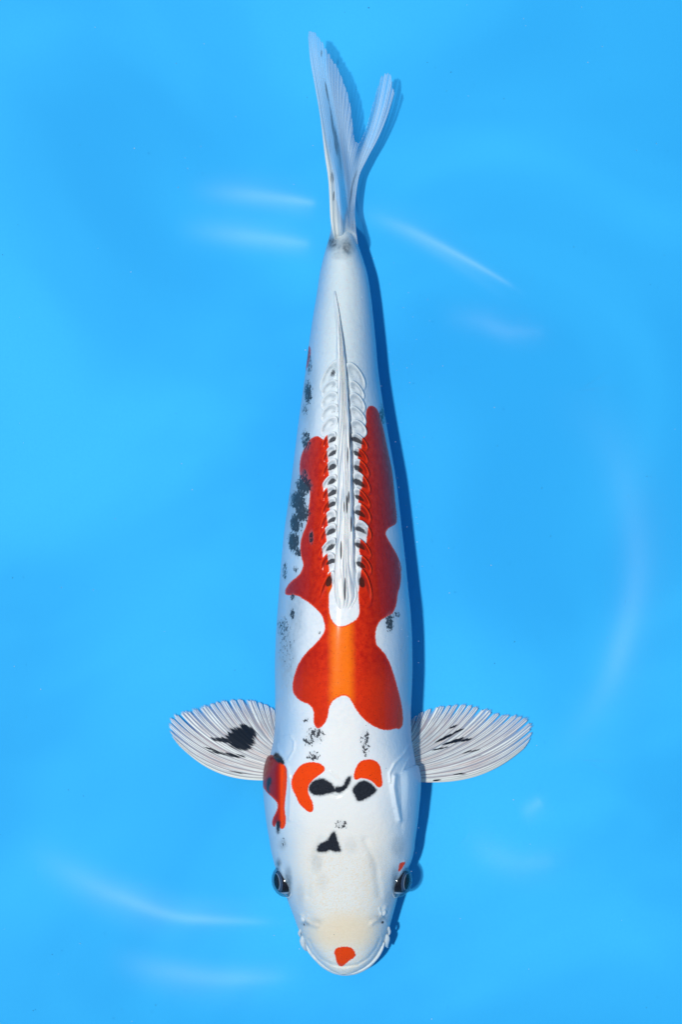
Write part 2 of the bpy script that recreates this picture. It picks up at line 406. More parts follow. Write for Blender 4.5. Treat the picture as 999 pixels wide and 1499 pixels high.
RIP = clear_material('water_glint', .25, .62, fade='fade')
def ripple(path, wid, slope, label, tail=.8):
    """one low wave crest on the water: a ridge along a curve, rising gently to the right"""
    p = np.array(path, float)
    t = np.linspace(0, 1, len(p)); ts = np.linspace(-.12, 1.12, 120)
    tt = np.clip(ts, 0, 1)
    px = smooth_interp(tt, t, p[:, 0]) + (ts - tt) * (p[-1, 0] - p[0, 0]); py = smooth_interp(tt, t, p[:, 1]) + (ts - tt) * (p[-1, 1] - p[0, 1]) * .3
    dx = np.gradient(px); dy = np.gradient(py); L = np.hypot(dx, dy); nx, ny = -dy / L, dx / L
    length = np.hypot(np.diff(p[:, 0]), np.diff(p[:, 1])).sum() * S
    A = slope * length * .24; wid = wid * 1.7
    env = np.clip((ts + .12) / (tail + .12), 0, 1) ** 1.4 * sstep(1.3, tail - .05, ts)
    cc = np.linspace(-2.6, 2.6, 41)
    X = px[:, None] + nx[:, None] * cc * wid; Y = py[:, None] + ny[:, None] * cc * wid
    prof = np.exp(-cc**2) - math.exp(-2.6**2)
    Z = WATER + .0006 + A * env[:, None] * prof[None, :]
    xy = XY(X, Y, Z)
    o = mesh_np('water_ripple', np.stack([xy[0], xy[1], Z], -1), grid_faces(120, 41), RIP, None, dict(fade=(sstep(-.12, .45, ts) * sstep(1.12, .62, ts))[:, None] * np.exp(-(cc / 1.0)**2)[None, :] * sstep(2.6, 1.8, np.abs(cc))[None, :]))
    o['kind'] = 'structure'; o['label'] = label
ripple([(285, 277), (360, 280), (430, 288), (478, 297)], 12, .055, 'faint pale ripple crest left of the tail, the upper of two', .9)
ripple([(270, 333), (350, 340), (420, 348), (470, 356)], 12, .040, 'faint pale ripple crest left of the tail, the lower of two', .9)
ripple([(528, 305), (600, 330), (690, 378), (772, 428)], 11, .066, 'long slanting ripple ending in a bright glint right of the tail', .93)
ripple([(650, 460), (710, 468), (760, 483), (815, 485)], 12, .045, 'short pale ripple below the slanting one right of the koi', .9)
ripple([(762, 1196), (775, 1190), (790, 1182), (806, 1172)], 9, .075, 'small bright glint on the water right of the head', .8)
ripple([(690, 1215), (725, 1250), (780, 1268), (840, 1262)], 14, .040, 'faint curved ripple under the small glint right of the head', .85)
ripple([(60, 1255), (180, 1318), (290, 1350), (425, 1354)], 15, .045, 'long pale curved ripple left of the mouth', .93)
ripple([(170, 1405), (250, 1428), (340, 1440), (440, 1436)], 14, .030, 'faint lowest ripple near the bottom edge of the tub view', .93)
ripple([(840, 575), (925, 680), (955, 830), (925, 980), (845, 1110)], 24, .020, 'broad pale curve of water down the right side', .7)

# ------------------------------------------------------------------ koi body surface
# py, left x, right x
EDGE = [(292, 490, 493), (300, 488.5, 495), (312, 487.2, 498), (325, 485.5, 505), (340, 483.8, 518), (350, 481.5, 522), (365, 477, 527), (380, 473, 532), (400, 468.5, 538), (430, 464, 543), (460, 459, 546.5), (500, 453, 550.5),
 (540, 448, 554), (580, 442.5, 559.5), (620, 437, 566), (660, 432, 573), (700, 427, 580), (740, 421.5, 585), (780, 416, 589.5), (820, 412, 594), (860, 409, 598),
 (900, 406, 602), (940, 403.5, 604), (980, 402.5, 604.5), (1020, 403, 603), (1050, 403, 602), (1080, 401, 603), (1100, 397, 606), (1120, 392, 609.5), (1140, 389.5, 612),
 (1160, 389, 612.5), (1180, 390, 611.5), (1200, 391.5, 610.5), (1220, 393.5, 609), (1240, 396, 607.5), (1260, 400.5, 603), (1275, 405, 596), (1290, 411, 589), (1305, 417, 584.5), (1320, 422, 581),
 (1340, 429.7, 575.5), (1360, 437, 570), (1380, 446, 563), (1390, 451.5, 558), (1400, 459, 552), (1408, 466, 546), (1415, 474, 538), (1420, 481, 530), (1424, 489, 521), (1426, 495, 513)]
# py, top z, bottom z, upper exponent
PROF = [(292, .048, .046, 2), (312, .047, .040, 2), (325, .049, .034, 2), (338, .0555, .029, 2), (350, .060, .026, 2.0), (400, .066, .020, 2), (450, .073, .015, 2), (500, .080, .011, 2), (600, .092, .006, 2.0), (700, .101, .003, 2.0), (800, .108, .001, 2.0), (900, .112, 0, 2.1),
 (1000, .110, 0, 2.2), (1080, .105, 0, 2.3), (1140, .098, .001, 2.45), (1200, .090, .002, 2.55), (1260, .080, .004, 2.5), (1320, .068, .007, 2.4), (1360, .058, .010, 2.35), (1390, .049, .013, 2.2), (1410, .041, .016, 2.1),
 (1420, .036, .019, 2.0), (1426, .031, .022, 2)]
ridges = [   # path, half width px, height m
    (zm(o1, k1, [(728, 190), (722, 240), (735, 320), (752, 400)]), 4.0, .0026),
    ([(602, 1086), (592, 1104), (578, 1118), (571, 1132), (572, 1145)], 1.8, .0013),
    ([(606, 1098), (596, 1116), (588, 1133)], 1.3, .0008),
    ([(404, 1090), (412, 1108), (421, 1124), (426, 1150), (424, 1200)], 2.4, .0011),
    ([(417, 1078), (425, 1077), (431, 1086), (430, 1098), (422, 1112)], 1.6, .0008),
    ([(440, 1340), (452, 1352), (464, 1356)], 3, .0010), ([(566, 1328), (556, 1345), (545, 1352)], 3, .0010),
    ([(556, 1330), (560, 1342), (566, 1350)], 1.4, .0008), ([(451, 1340), (447, 1352), (443, 1362)], 1.4, .0008),
    ([(452, 1376), (459, 1390), (470, 1403), (486, 1412), (504, 1415), (524, 1412), (540, 1402), (551, 1388), (557, 1374)], 2.2, -.0008),
    ([(430, 1330), (440, 1365), (447, 1380)], 2.5, -.0006), ([(577, 1330), (568, 1360), (561, 1378)], 2.5, -.0006),
    ([(420, 1318), (417, 1290), (407, 1262)], 3, .0012), ([(582, 1318), (584, 1290), (594, 1262)], 3, .0012),
    ([(470, 1230), (455, 1262), (450, 1310)], 5, -.0007), ([(535, 1230), (550, 1262), (556, 1310)], 5, -.0007),
    ([(478, 1162), (492, 1166), (500, 1163), (506, 1156)], 1.8, -.0006), ([(484, 1130), (493, 1138), (500, 1146)], 1.6, .0006),
]
def section(py):
    L = interp(py, EDGE, 1); Rr = interp(py, EDGE, 2)
    return (L + Rr) / 2, (Rr - L) / 2, interp(py, PROF, 1), interp(py, PROF, 2), interp(py, PROF, 3)

def relief(X, Y):
    d = np.zeros(X.shape)
    for pts, w_, h in ridges:
        q = np.array(pts); m = (X > q[:, 0].min() - 12) & (X < q[:, 0].max() + 12) & (Y > q[:, 1].min() - 12) & (Y < q[:, 1].max() + 12)
        if m.any(): d[m] += 1.5 * h * np.exp(-(seg_dist(pts, X[m], Y[m]) / w_)**2)
    # folds where the dorsal fin starts, soft keel
    return d

def body_pt(th, py, off=0.0):
    """th angle around the body, py along it; returns px, z"""
    cx, w_, zt, zb, n = section(py)
    zc = zb + .31 * (zt - zb)
    c, s = np.cos(th), np.sin(th)
    e = np.where(s > 0, 2 / n, 2 / 2.1)
    px = cx + (w_ + off) * np.sign(c) * np.abs(c)**e
    z = zc + np.where(s > 0, zt - zc + off * S, zc - zb) * np.sign(s) * np.abs(s)**e
    return px, z

def top_z(px, py):
    cx, w_, zt, zb, n = section(np.asarray(py, float))
    zc = zb + .31 * (zt - zb); c = np.clip(np.abs((px - cx) / w_), 0, .999)
    return zc + (zt - zc) * (1 - c**n)**(1 / n)

koi = bpy.data.objects.new('koi_fish', None); C.objects.link(koi)
koi.location = (0, 0, 0); koi.empty_display_size = .05
koi['label'] = 'white koi with red and black patches resting head down in blue tub water'
koi['category'] = 'fish'

def body():
    rows = np.concatenate([np.linspace(292, 1400, 840), 1400 + 26 * np.sin(np.linspace(0, math.pi/2, 34))[1:]])
    nc = 384
    # denser on the back
    a = np.linspace(0, 1, nc, endpoint=False)
    th = np.where(a < .75, a / .75 * (math.pi + .6) - .3, 0)
    lowa = (a - .75) / .25
    th = np.where(a < .75, th, math.pi + .3 + lowa * (math.pi - .6))
    T, Y = np.meshgrid(th, rows)
    X, Z = body_pt(T, Y)
    up = sstep(-.1, .35, np.sin(T))
    Z = Z + relief(X, Y) * up
    V = P3(X, Y, Z)
    f = fields(X, Y)
    low = sstep(-.15, -.5, np.sin(T))
    f['hi'] = f['hi'] + low * 30; f['sumi'] = f['sumi'] + low * 30; f['speck'] *= 1 - low
    F = grid_faces(len(rows), nc, True)
    V = V.reshape(-1, 3)
    # caps
    n0 = len(V)
    capA = V[:nc].mean(0); capB = V[-nc:].mean(0); capB[1] -= .0008
    V = np.vstack([V, capA, capB])
    last = (len(rows) - 1) * nc
    i = np.arange(nc); j = (i + 1) % nc
    Fa = np.stack([np.full(nc, n0), j, i, i], -1); Fb = np.stack([np.full(nc, n0 + 1), last + i, last + j, last + j], -1)
    at = {k: np.append(v.ravel(), [v.ravel()[0], v.ravel()[-1]]) for k, v in f.items()}
    me_faces = F[:, ::-1]
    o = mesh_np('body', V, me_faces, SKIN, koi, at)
    # caps as own triangles of the same mesh
    import bmesh
    bm = bmesh.new(); bm.from_mesh(o.data); bm.verts.ensure_lookup_table()
    for q in list(Fa) + list(Fb):
        try: bm.faces.new([bm.verts[int(q[0])], bm.verts[int(q[1])], bm.verts[int(q[2])]]).smooth = True
        except ValueError: pass
    bm.to_mesh(o.data); bm.free()
    return o
BODY = body()

# ------------------------------------------------------------------ gill covers
def gill_cover(side):
    na, nb = 70, 110
    th = np.linspace(-1.0, .80, na)            # angle up the flank
    rear = 1105 if side < 0 else 1119          # rear edge (towards the tail)
    u = np.linspace(0, 1, nb)
    A, U = np.meshgrid(th, u)
    rear_e = rear + 16 * ((A - .1) / .9)**2 + (0 if side < 0 else 4 * (A > .1) * (A - .1))
    front = 1246 - 12 * np.abs(A)
    Y = rear_e + (front - rear_e) * U
    prof = smooth_interp(U, [0, .012, .04, .15, .35, .7, 1], [-.5, 3.2, 4.6, 5.4, 4.2, 2.0, -1.0])
    prof = (prof + 1.0) * sstep(.80, .62, A) * sstep(-1.0, -.7, A) * .93 - 1.0
    Tt = A if side > 0 else math.pi - A
    X, Z = body_pt(Tt, Y, prof)
    Z = Z + relief(X, Y) * .6 * sstep(-.1, .35, np.sin(A))
    V = P3(X, Y, np.maximum(Z, .001))
    f = fields(X, Y)
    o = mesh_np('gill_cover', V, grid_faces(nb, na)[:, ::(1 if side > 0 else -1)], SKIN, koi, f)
    o['label'] = 'left gill cover with a dark red patch' if side < 0 else 'plain pale gill cover'
gill_cover(-1); gill_cover(1)

# ------------------------------------------------------------------ dorsal scales
def scale(cx, cy, rx, ry, side, idx):
    nr, nf = 9, 28
    r = np.linspace(0, 1, nr); ph = np.linspace(0, 2*math.pi, nf, endpoint=False)
    Rr, Ph = np.meshgrid(r, ph, indexing='ij')
    # extra skirt ring that dives into the skin
    Rr = np.vstack([Rr, np.full((1, nf), 1.0)]); Ph = np.vstack([Ph, Ph[:1]])
    a = Rr * np.cos(Ph); b = Rr * np.sin(Ph)            # a: outwards from the fin, b: towards the tail
    tilt = .45 + rng.uniform(-.14, .14)
    rx *= rng.uniform(.93, 1.08); ry *= rng.uniform(.9, 1.12)
    rx, ry = rx * 1.16, ry * 1.30; cy = cy + 2.5; dk_y = cy - 2.5; shape = 1 - .15 * np.clip(b, -1, 0)**2              # narrower root
    du = a * rx * shape; dv = b * ry
    ox = du * math.cos(tilt) + dv * math.sin(tilt) * -.55
    oy = -dv * math.cos(tilt) + du * math.sin(tilt) * .8
    X = cx + side * ox; Y = cy + oy
    X = np.where(side * X < side * 503 + 4, 503 + side * 4, X)
    z0 = top_z(X, Y)
    arcw = sstep(-.5, .25, b + a * .45)
    lift = .0002 + .0030 * sstep(-.9, 1, b + .25 * a) + .0012 * np.exp(-((Rr - .90) / .11)**2) * arcw - .0014 * (1 - Rr**2) * sstep(-1, .2, b)
    lift[-1] = -.0012
    Z = z0 + lift
    V = P3(X, Y, Z)
    red = cy > (636 if side < 0 else 628)
    bound = (480 if side < 0 else 527.5) + rng.uniform(-3.2, 3.2)
    if cy > 835: bound = 487 if side < 0 else 526
    if idx in WHITE_TIPS[side]: bound += side * 8
    hi = side * (bound - X) - .12 * (Y - cy) * 1.0
    if not red: hi = np.full(X.shape, 14.0)
    dx = 5 if red else 6
    dxc = cx - side * (dx - 1)
    sc = cy > 628
    g = [(dxc + side * 1.5, cy + 4.0, 8.5, 4.0, 1.15 if sc else .62), (cx + side * 3.5, cy + 4, 4.5, 5.0, .62 if (sc and side > 0) else .34)]
    if idx == 0: g = [(cx - side * 3, cy + 2, 6, 9, .7 if side < 0 else .35)]
    dk_cx = cx - side * (5.0 + rng.uniform(-1, 1.5)); dk_cy = dk_y + rng.uniform(-1.5, 1.5); dk_rx = (9 if side < 0 else 11.5) * rng.uniform(.75, 1.1); dk_ry = 5.2 * rng.uniform(.8, 1.2); dk_s = rng.uniform(.75, 1.1)
    if not sc: dk_s *= .25; dk_rx = 6; dk_ry = 3.4
    if idx == 0: dk_s = .55 if side < 0 else .2; dk_rx, dk_ry = 5, 8
    if cy > 845: dk_rx, dk_ry, dk_cy, dk_cx = 5.5, 10, dk_cy - 4, dk_cx + side * 1.5
    f = fields(X, Y)
    f['hi'] = hi; f['sumi'] = np.full(X.shape, 14.0); f['speck'] *= 0; f['side'] = f['side'] * 0
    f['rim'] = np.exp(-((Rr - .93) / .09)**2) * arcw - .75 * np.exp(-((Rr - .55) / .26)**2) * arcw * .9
    gr = np.zeros(X.shape)
    for gx, gy, grx, gry, s in g:
        q = np.sqrt(((X-gx)/grx)**2 + ((Y-gy)/gry)**2)
        gr = np.maximum(gr, s * (1 - sstep(.3, 1.2, q)))
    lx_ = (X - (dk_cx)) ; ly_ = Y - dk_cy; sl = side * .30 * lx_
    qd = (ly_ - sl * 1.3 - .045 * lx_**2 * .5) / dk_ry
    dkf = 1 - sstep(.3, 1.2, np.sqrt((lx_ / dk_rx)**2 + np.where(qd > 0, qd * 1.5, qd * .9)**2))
    f['dk'] = dkf * dk_s  # dark crescent: pigment, with the scale's shadowed side painted in
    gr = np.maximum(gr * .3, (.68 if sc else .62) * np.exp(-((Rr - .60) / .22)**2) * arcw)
    f['grey'] = gr * .85 * (1 - .8 * np.exp(-((Rr - .95) / .12)**2))  # grey inside the rim: pigment, with shade of the dish painted in
    pass
    o = mesh_np('scale', V, grid_faces(nr + 1, nf, True), SKIN, koi, f)
WHITE_TIPS = {-1: (8, 13), 1: (11,)}
left = [(548, 13, 20), (567, 11, 12), (585, 11, 12), (603, 11.5, 12), (622, 12, 13), (643, 9.5, 12), (664, 9.5, 12), (684, 9.5, 12), (705, 10, 12.5), (722, 9.5, 11), (740, 10, 13), (760, 11, 14), (780, 11, 14), (801, 12.5, 13), (822, 9.5, 14), (857, 9.5, 23)]
lx = [482, 482, 482, 482, 481.5, 481.8, 482.2, 482.5, 481.8, 481.5, 481.3, 480.5, 479.5, 479, 479.5, 478.5]
right = [(549, 13, 20), (569, 11, 12), (588, 11, 12), (606, 11, 12), (625, 11, 12), (645, 11, 12), (665, 11, 12), (685, 11, 13), (706, 11.5, 14), (728, 11.5, 14), (751, 12, 15), (776, 12, 15), (801, 11.5, 15), (826, 11, 15), (858, 10, 23)]
rx_ = [521.5, 523, 523.5, 524.5, 525.5, 527, 528.5, 529.5, 530, 530.5, 531, 532, 532, 533, 533.5]
for i, ((y, a, b), x) in enumerate(zip(left, lx)): scale(x, y, a, b, -1, i)
for i, ((y, a, b), x) in enumerate(zip(right, rx_)): scale(x, y, a, b, 1, i)

# ------------------------------------------------------------------ dorsal fin
def dorsal_fin():
    E = [(426, 490, 491), (432, 489, 492.3), (445, 489.4, 494.5), (460, 490, 497), (480, 491.4, 499.8), (500, 492.4, 503), (520, 492.6, 506), (540, 493.4, 508), (560, 493.8, 509),
         (580, 494.2, 510.3), (620, 494.8, 512), (660, 494.8, 515), (700, 494.5, 516.8), (740, 492.8, 517.3), (780, 492.4, 518.5), (820, 490.6, 520.5), (850, 489, 523), (872, 490, 523), (886, 494, 517), (898, 500, 508)]
    nv, nu = 420, 90
    y = np.linspace(426, 898, nv); u = np.linspace(0, 1, nu)
    U, Y = np.meshgrid(u, y)
    l = interp(Y, E, 1); r = interp(Y, E, 2)
    wob = .5 * np.sin(Y / 23.0) * sstep(880, 820, Y)
    X = l + (r - l) * U + wob
    h = smooth_interp(Y, [426, 460, 520, 600, 700, 800, 850, 880, 898], [.0015, .0042, .0075, .0098, .0100, .0078, .0040, .0008, -.0008])
    prof = smooth_interp(U, [0, .04, .15, .4, .7, .88, .97, 1], [-.1, .35, .55, .72, .92, 1.0, .55, -.25])
    prof2 = np.sqrt(np.clip(1 - (2*U - 1)**2 * 1.02, 0, 1)) - .08
    k = sstep(760, 860, Y); prof = prof * (1 - k) + prof2 * k
    # rays fan out: shear lines slowly across the fin, with wander
    q = (U ** 1.25) * 5.2 + 1.1 * np.sin(Y / 95.0 + U * 2) + (Y - 430) / 190.0 + .40 * np.sin(Y / 37.0 + U * 7) + .5 * np.sin(U * 9 + 1)
    ridge = (np.abs(np.cos(q * math.pi / 1.0)) ** .8 - .5) * .0019 * sstep(426, 540, Y) * sstep(898, 870, Y) * sstep(0, .06, U) * sstep(1, .95, U)
    mid = np.interp(Y[:, 0], [426, 898], [0, 1])[:, None]
    base = top_z(500 + 0 * X, Y) * .55 + top_z(X, Y) * .45
    Z = base + h * prof + ridge
    dark = np.zeros(X.shape)
    for cx, cy, rx, ry, s in [(505.5, 862, 1.6, 19, 1), (508, 738, 1.6, 15, .95), (511, 728, 1.4, 12, .9), (514.6, 768, 1.5, 14, 1), (499.8, 806, 1.8, 16, .9), (504, 742, 1.2, 12, .7),
                              (512.6, 640, 1.7, 22, 1), (509.5, 665, 1.2, 16, .7), (507, 700, 1.2, 16, .45), (499, 840, 1.2, 14, .5)]:
        d = np.sqrt(((X-cx)/rx)**2 + ((Y-cy)/ry)**2); dark = np.maximum(dark, s * (1 - sstep(.4, 1.3, d)))
    V = P3(X, Y, Z)
    o = mesh_np('dorsal_fin', V, grid_faces(nv, nu)[:, ::-1], DORSAL, koi, dict(ru=q, v=U * 0 + .5, dark=dark, lead=X * 0))
    return o
def dorsal_material():
    t = NT('dorsal_rays'); ru, dk = t.attr('ru'), t.attr('dark')
    rr = t.math('ABSOLUTE', t.math('COSINE', t.math('MULTIPLY', ru, math.pi)))
    co = t.coord()
    mp = t.n('ShaderNodeMapping'); t.put(mp.inputs[0], co); mp.inputs['Scale'].default_value = (900, 60, 200)
    st = t.noise(mp.outputs[0], 1.0, 4, .6)
    col = t.mix(t.map(rr, .05, .65), (.48, .55, .62), (.86, .84, .80))
    col = t.mix(t.math('MULTIPLY', t.map(st, .45, .66), .7), col, (.46, .53, .60))
    col = t.mix(t.math('MULTIPLY', t.map(st, .45, .3), .25), col, (.80, .70, .60))
    d2 = t.map(t.math('ADD', dk, t.math('MULTIPLY', t.math('SUBTRACT', st, .5), .9)), .35, .65)
    col = t.mix(t.math('MULTIPLY', d2, .92), col, (.03, .035, .045))
    b = t.n('ShaderNodeBsdfPrincipled'); t.put(b.inputs['Base Color'], col)
    b.inputs['Roughness'].default_value = .38; b.inputs['IOR'].default_value = 1.34; b.inputs['Subsurface Weight'].default_value = .15
    b.inputs['Subsurface Scale'].default_value = .002
    t.put(b.inputs['Normal'], t.bump(st, .5, .0005))
    return t.shader(b.outputs[0])
DORSAL = dorsal_material()
dorsal_fin()

# ------------------------------------------------------------------ pectoral fins
def pectoral(outline, base_a, base_b, side, nrays, darks, label, seed):
    rs = np.random.RandomState(seed)
    per = 20; nu = nrays * per + 1; nv = 64
    u = np.linspace(0, 1, nu); v = np.linspace(0, 1, nv)
    ol = np.array(outline, float)
    d = np.r_[0, np.cumsum(np.hypot(*np.diff(ol, axis=0).T))]; d /= d[-1]
    tx = smooth_interp(u, d, ol[:, 0]); ty = smooth_interp(u, d, ol[:, 1])
    bx = base_a[0] + (base_b[0] - base_a[0]) * u; by = base_a[1] + (base_b[1] - base_a[1]) * u
    uu = u + .30 / nrays * np.sin(u * 17 + seed) + .16 / nrays * np.sin(u * 41 + seed)      # uneven spacing of the rays
    f = uu * nrays; fr = np.abs(f - np.round(f))          # 0 on a ray, .5 between
    # torn fringe: V-shaped clefts between rays plus fine teeth on the branches
    depth = (.02 + .26 * rs.rand(nrays + 2) ** 1.5)[np.clip(np.floor(f).astype(int), 0, nrays)]
    depth = depth * sstep(.02, .2, u)
    cleft = depth * np.clip((fr - .34) / .15, 0, 1) + .022 * (fr / .5) ** 1.5 * sstep(.03, .2, u)
    teeth = .030 * (np.abs(((f * 4) % 1) - .5) * 2) * sstep(.04, .15, u) + .022 * rs.rand(nu) * sstep(.04, .15, u)
    vm = 1 - cleft - teeth
    U, Vv = np.meshgrid(u, v, indexing='ij'); VV = Vv * vm[:, None]
    BX, BY, TX, TY = (a[:, None] for a in (bx, by, tx, ty))
    cxp = BX + (TX - BX) * .62; cyp = BY + (TY - BY) * (.14 + .26 * U)
    # the leading rays follow the bottom contour
    X = (1-VV)**2 * BX + 2*(1-VV)*VV * cxp + VV**2 * TX
    Y = (1-VV)**2 * BY + 2*(1-VV)*VV * cyp + VV**2 * TY
    # bottom contour bulge
    bul = (1 - sstep(0, .28, U)) * np.sin(np.pi * VV)**1.0
    X, Y = X + 0 * bul, Y + bul * BULGE[side]
    z = .024 * (1 - VV)**1.6 + .0045 + .0025 * np.sin(np.pi * VV) * np.sin(U * 5 + side) + .00022 * np.cos(2*np.pi*f[:, None]) * (1 - .5*VV) + .00012 * np.cos(8*np.pi*f[:, None]) * VV
    dark = np.zeros(X.shape)
    for cx, cy, rx, ry, ang, s in darks:
        ca, sa = math.cos(ang), math.sin(ang)
        dx_, dy_ = X - cx, Y - cy
        q = np.sqrt(((dx_*ca + dy_*sa)/rx)**2 + ((-dx_*sa + dy_*ca)/ry)**2)
        dark = np.maximum(dark, s * (1 - sstep(.35, 1.3, q)))
    V = P3(X, Y, z)
    lead = (1 - sstep(.0, .10, U)) * 1.0
    o = mesh_np('pectoral_fin', V, grid_faces(nu, nv), FIN, koi, dict(ru=np.repeat(f[:, None], nv, 1), v=VV, dark=dark, lead=lead))
    md = o.modifiers.new('thickness', 'SOLIDIFY'); md.thickness = .0004; md.offset = 0
    o['label'] = label
BULGE = {-1: 7, 1: 9}
outL = [(262, 1091), (250, 1075), (244.5, 1062), (244, 1052), (248, 1046), (257, 1041), (273, 1036.5), (288, 1032), (306, 1027), (320, 1023.5), (337, 1021), (352, 1020.5), (367.6, 1022.5), (383, 1027), (396, 1033), (407, 1044)]
pectoral(outL, (402, 1142), (409, 1080), -1, 18,
    [(352, 1082, 25, 19, .35, 1.15), (364, 1069, 18, 7, .6, 1.0), (330, 1084, 26, 5, .15, .85), (330, 1104, 32, 3, .2, .75), (345, 1106, 22, 4, .1, .8), (350, 1131, 24, 2.5, .1, .55), (310, 1097, 16, 1.6, .3, .8)],
    'left pectoral fin with a large black blotch', 3)
outR = [(768, 1095), (776, 1083), (781.5, 1070), (782.5, 1058), (780.5, 1050), (774, 1047), (766, 1045), (756, 1043.5), (741, 1043), (728.7, 1040), (714, 1035), (695, 1030), (678, 1028), (661.5, 1030), (642.5, 1032), (624.7, 1038), (611, 1045), (600, 1056)]
pectoral(outR, (600, 1144), (594, 1082), 1, 19,
    [(652, 1080, 20, 2.2, -.45, 1.0), (672, 1070, 12, 2, -.4, 1), (666, 1085, 26, 2.4, -.3, .95), (676, 1084, 20, 3, -.15, .95), (664, 1064, 9, 1.6, -.4, .95), (645, 1096, 24, 1.8, -.2, .7), (690, 1100, 18, 1.8, -.2, .8),
     (700, 1107, 14, 1.6, -.25, .7), (672, 1133, 12, 1.5, -.05, .8), (640, 1142, 7, 1.4, -.1, 1), (655, 1118, 18, 1.3, -.1, .3)],
    'right pectoral fin with thin dark streaks', 8)

# ------------------------------------------------------------------ tail fin
def tail_fin():
    ctl = {  # u: base .. tip, in photograph pixels
        0.00: [(490, 352), (484.5, 323), (481.5, 268), (475.5, 225), (469, 171), (461, 125), (454, 85), (451.5, 55)],
        0.10: [(492, 352), (489, 323), (487, 268), (478, 212), (470, 160), (462, 112), (456, 72), (453, 45.5)],
        0.17: [(500, 352), (499, 323), (496, 275), (484, 215), (474, 158), (466, 112), (461, 75), (458.5, 45)],
        0.26: [(503, 351), (502.5, 323), (500, 280), (491, 215), (481, 160), (474, 118), (469.5, 85), (467.5, 54)],
        0.38: [(505, 349), (505.5, 323), (503.5, 285), (499, 230), (492, 180), (486.5, 142), (484, 110), (483.5, 80)],
        0.50: [(508, 348), (508.5, 323), (504.5, 290), (504, 240), (501, 200), (498.5, 165), (499, 135), (500.5, 110)],
        0.60: [(511, 348), (511, 325), (507.5, 295), (508, 255), (507.5, 220), (508.5, 195), (510.5, 175), (513.5, 155)],
        0.68: [(513, 348), (513, 327), (510.5, 300), (511, 265), (513, 240), (515.5, 225), (518, 213), (520, 206)],
        0.73: [(514.5, 348), (514.5, 327), (512, 300), (513, 270), (516, 248), (519.5, 230), (523, 218), (526, 209)],
        0.78: [(515, 348), (514.5, 328), (513.5, 300), (516, 268), (521, 242), (527, 220), (532, 204), (535.5, 191)],
        0.85: [(517, 350), (516.5, 328), (515.5, 300), (519, 265), (526, 235), (535, 205), (544, 172), (550, 140)],
        0.92: [(519.5, 352), (518.5, 330), (517.5, 300), (521.5, 264), (530, 233), (542, 200), (555, 150), (564, 103)],
        0.96: [(521.5, 354), (520, 330), (518.7, 302), (523, 264), (534, 234), (548, 200), (562, 158), (573, 104)],
        1.00: [(524, 358), (521, 332), (519.8, 305), (525, 262), (538, 232), (553, 204), (568, 168), (579, 132)],
    }
    us = sorted(ctl); K = np.array([ctl[k] for k in us], float)    # rays x stations x 2
    nrays = 30; per = 10; nu = nrays * per + 1; nv = 130
    u = np.linspace(0, 1, nu)
    cols = np.stack([np.stack([smooth_interp(u, us, K[:, s, c]) for c in (0, 1)], -1) for s in range(8)], 1)   # nu x 8 x 2
    rs = np.random.RandomState(5)
    f = u * nrays; fr = np.abs(f - np.round(f))
    cleft = .010 * np.clip((fr - .2) / .3, 0, 1) * sstep(.1, .3, u)
    jag = np.interp(u, np.linspace(0, 1, 120), rs.rand(120)) * .022 * sstep(.08, .2, u)
    notch = .035 * np.exp(-((u - .985) / .008)**2) * 0
    vm = 1 - cleft - jag
    st = np.linspace(0, 1, 8)
    X = np.empty((nu, nv)); Y = np.empty((nu, nv)); VV = np.linspace(0, 1, nv)[None, :] * vm[:, None]
    for i in range(nu):
        X[i] = smooth_interp(VV[i], st, cols[i, :, 0]); Y[i] = smooth_interp(VV[i], st, cols[i, :, 1])
    U = np.repeat(u[:, None], nv, 1)
    # z: the upper lobe stands high, the sheet falls steeply behind its leading rays, then lies over towards the lower lobe
    zlead = smooth_interp(VV, [0, .05, .12, .5, 1], [.052, .0605, .063, .062, .060])
    zlow = smooth_interp(VV, [0, .06, .16, .3, .6, 1], [.044, .050, .042, .030, .028, .036])
    drop = smooth_interp(U, [0, .12, .18, .40, .62, .80, 1], [0, .04, .10, .55, .78, .92, 1.0])
    drop2 = smooth_interp(U, [0, .3, .5, .7, .85, 1], [0, .14, .30, .70, .9, 1.0])
    k = sstep(.35, 1, VV); dr = drop * (1 - k) + drop2 * k
    Z = zlead + (zlow - zlead) * dr + .00010 * np.cos(2*np.pi*U*nrays) * (1 - .4*VV) + .0014 * np.sin(U*9 + VV*7) * VV
    Z[:, :] += .0025 * np.exp(-((U - .06)/.05)**2) * (1 - VV)
    dark = np.zeros(X.shape)
    for cx, cy, rx, ry, ang, s in [(488.5, 287, 1.3, 8, .08, 1.3), (470.8, 78, 1.0, 7, 0, 1.2), (479, 137, 1.6, 26, -.17, .8), (486.5, 180, 2.4, 32, -.14, .8), (492, 208, 4, 30, -.12, .75), (486, 260, 5, 12, 0, .55),
                                   (497, 230, 4, 42, -.1, .50), (514.5, 282, 1.4, 24, .1, .85), (519, 262, 1.2, 20, .25, .6), (483, 215, 2.0, 22, -.1, .5), (512, 300, 1.2, 20, .0, .6)]:
        ca, sa = math.cos(ang), math.sin(ang); dx_, dy_ = X - cx, Y - cy
        q = np.sqrt(((dx_*ca + dy_*sa)/rx)**2 + ((-dx_*sa + dy_*ca)/ry)**2)
        dark = np.maximum(dark, s * (1 - sstep(.35, 1.3, q)))
    lead = (1 - sstep(.10, .17, U)) * (1 - sstep(.35, .75, VV)) * .85 + sstep(.3, .0, VV) * .5
    o = mesh_np('tail_fin', P3(X, Y, Z), grid_faces(nu, nv)[:, ::-1], TAIL, koi, dict(ru=U * nrays, v=VV, dark=dark, lead=np.clip(lead, 0, 1)))
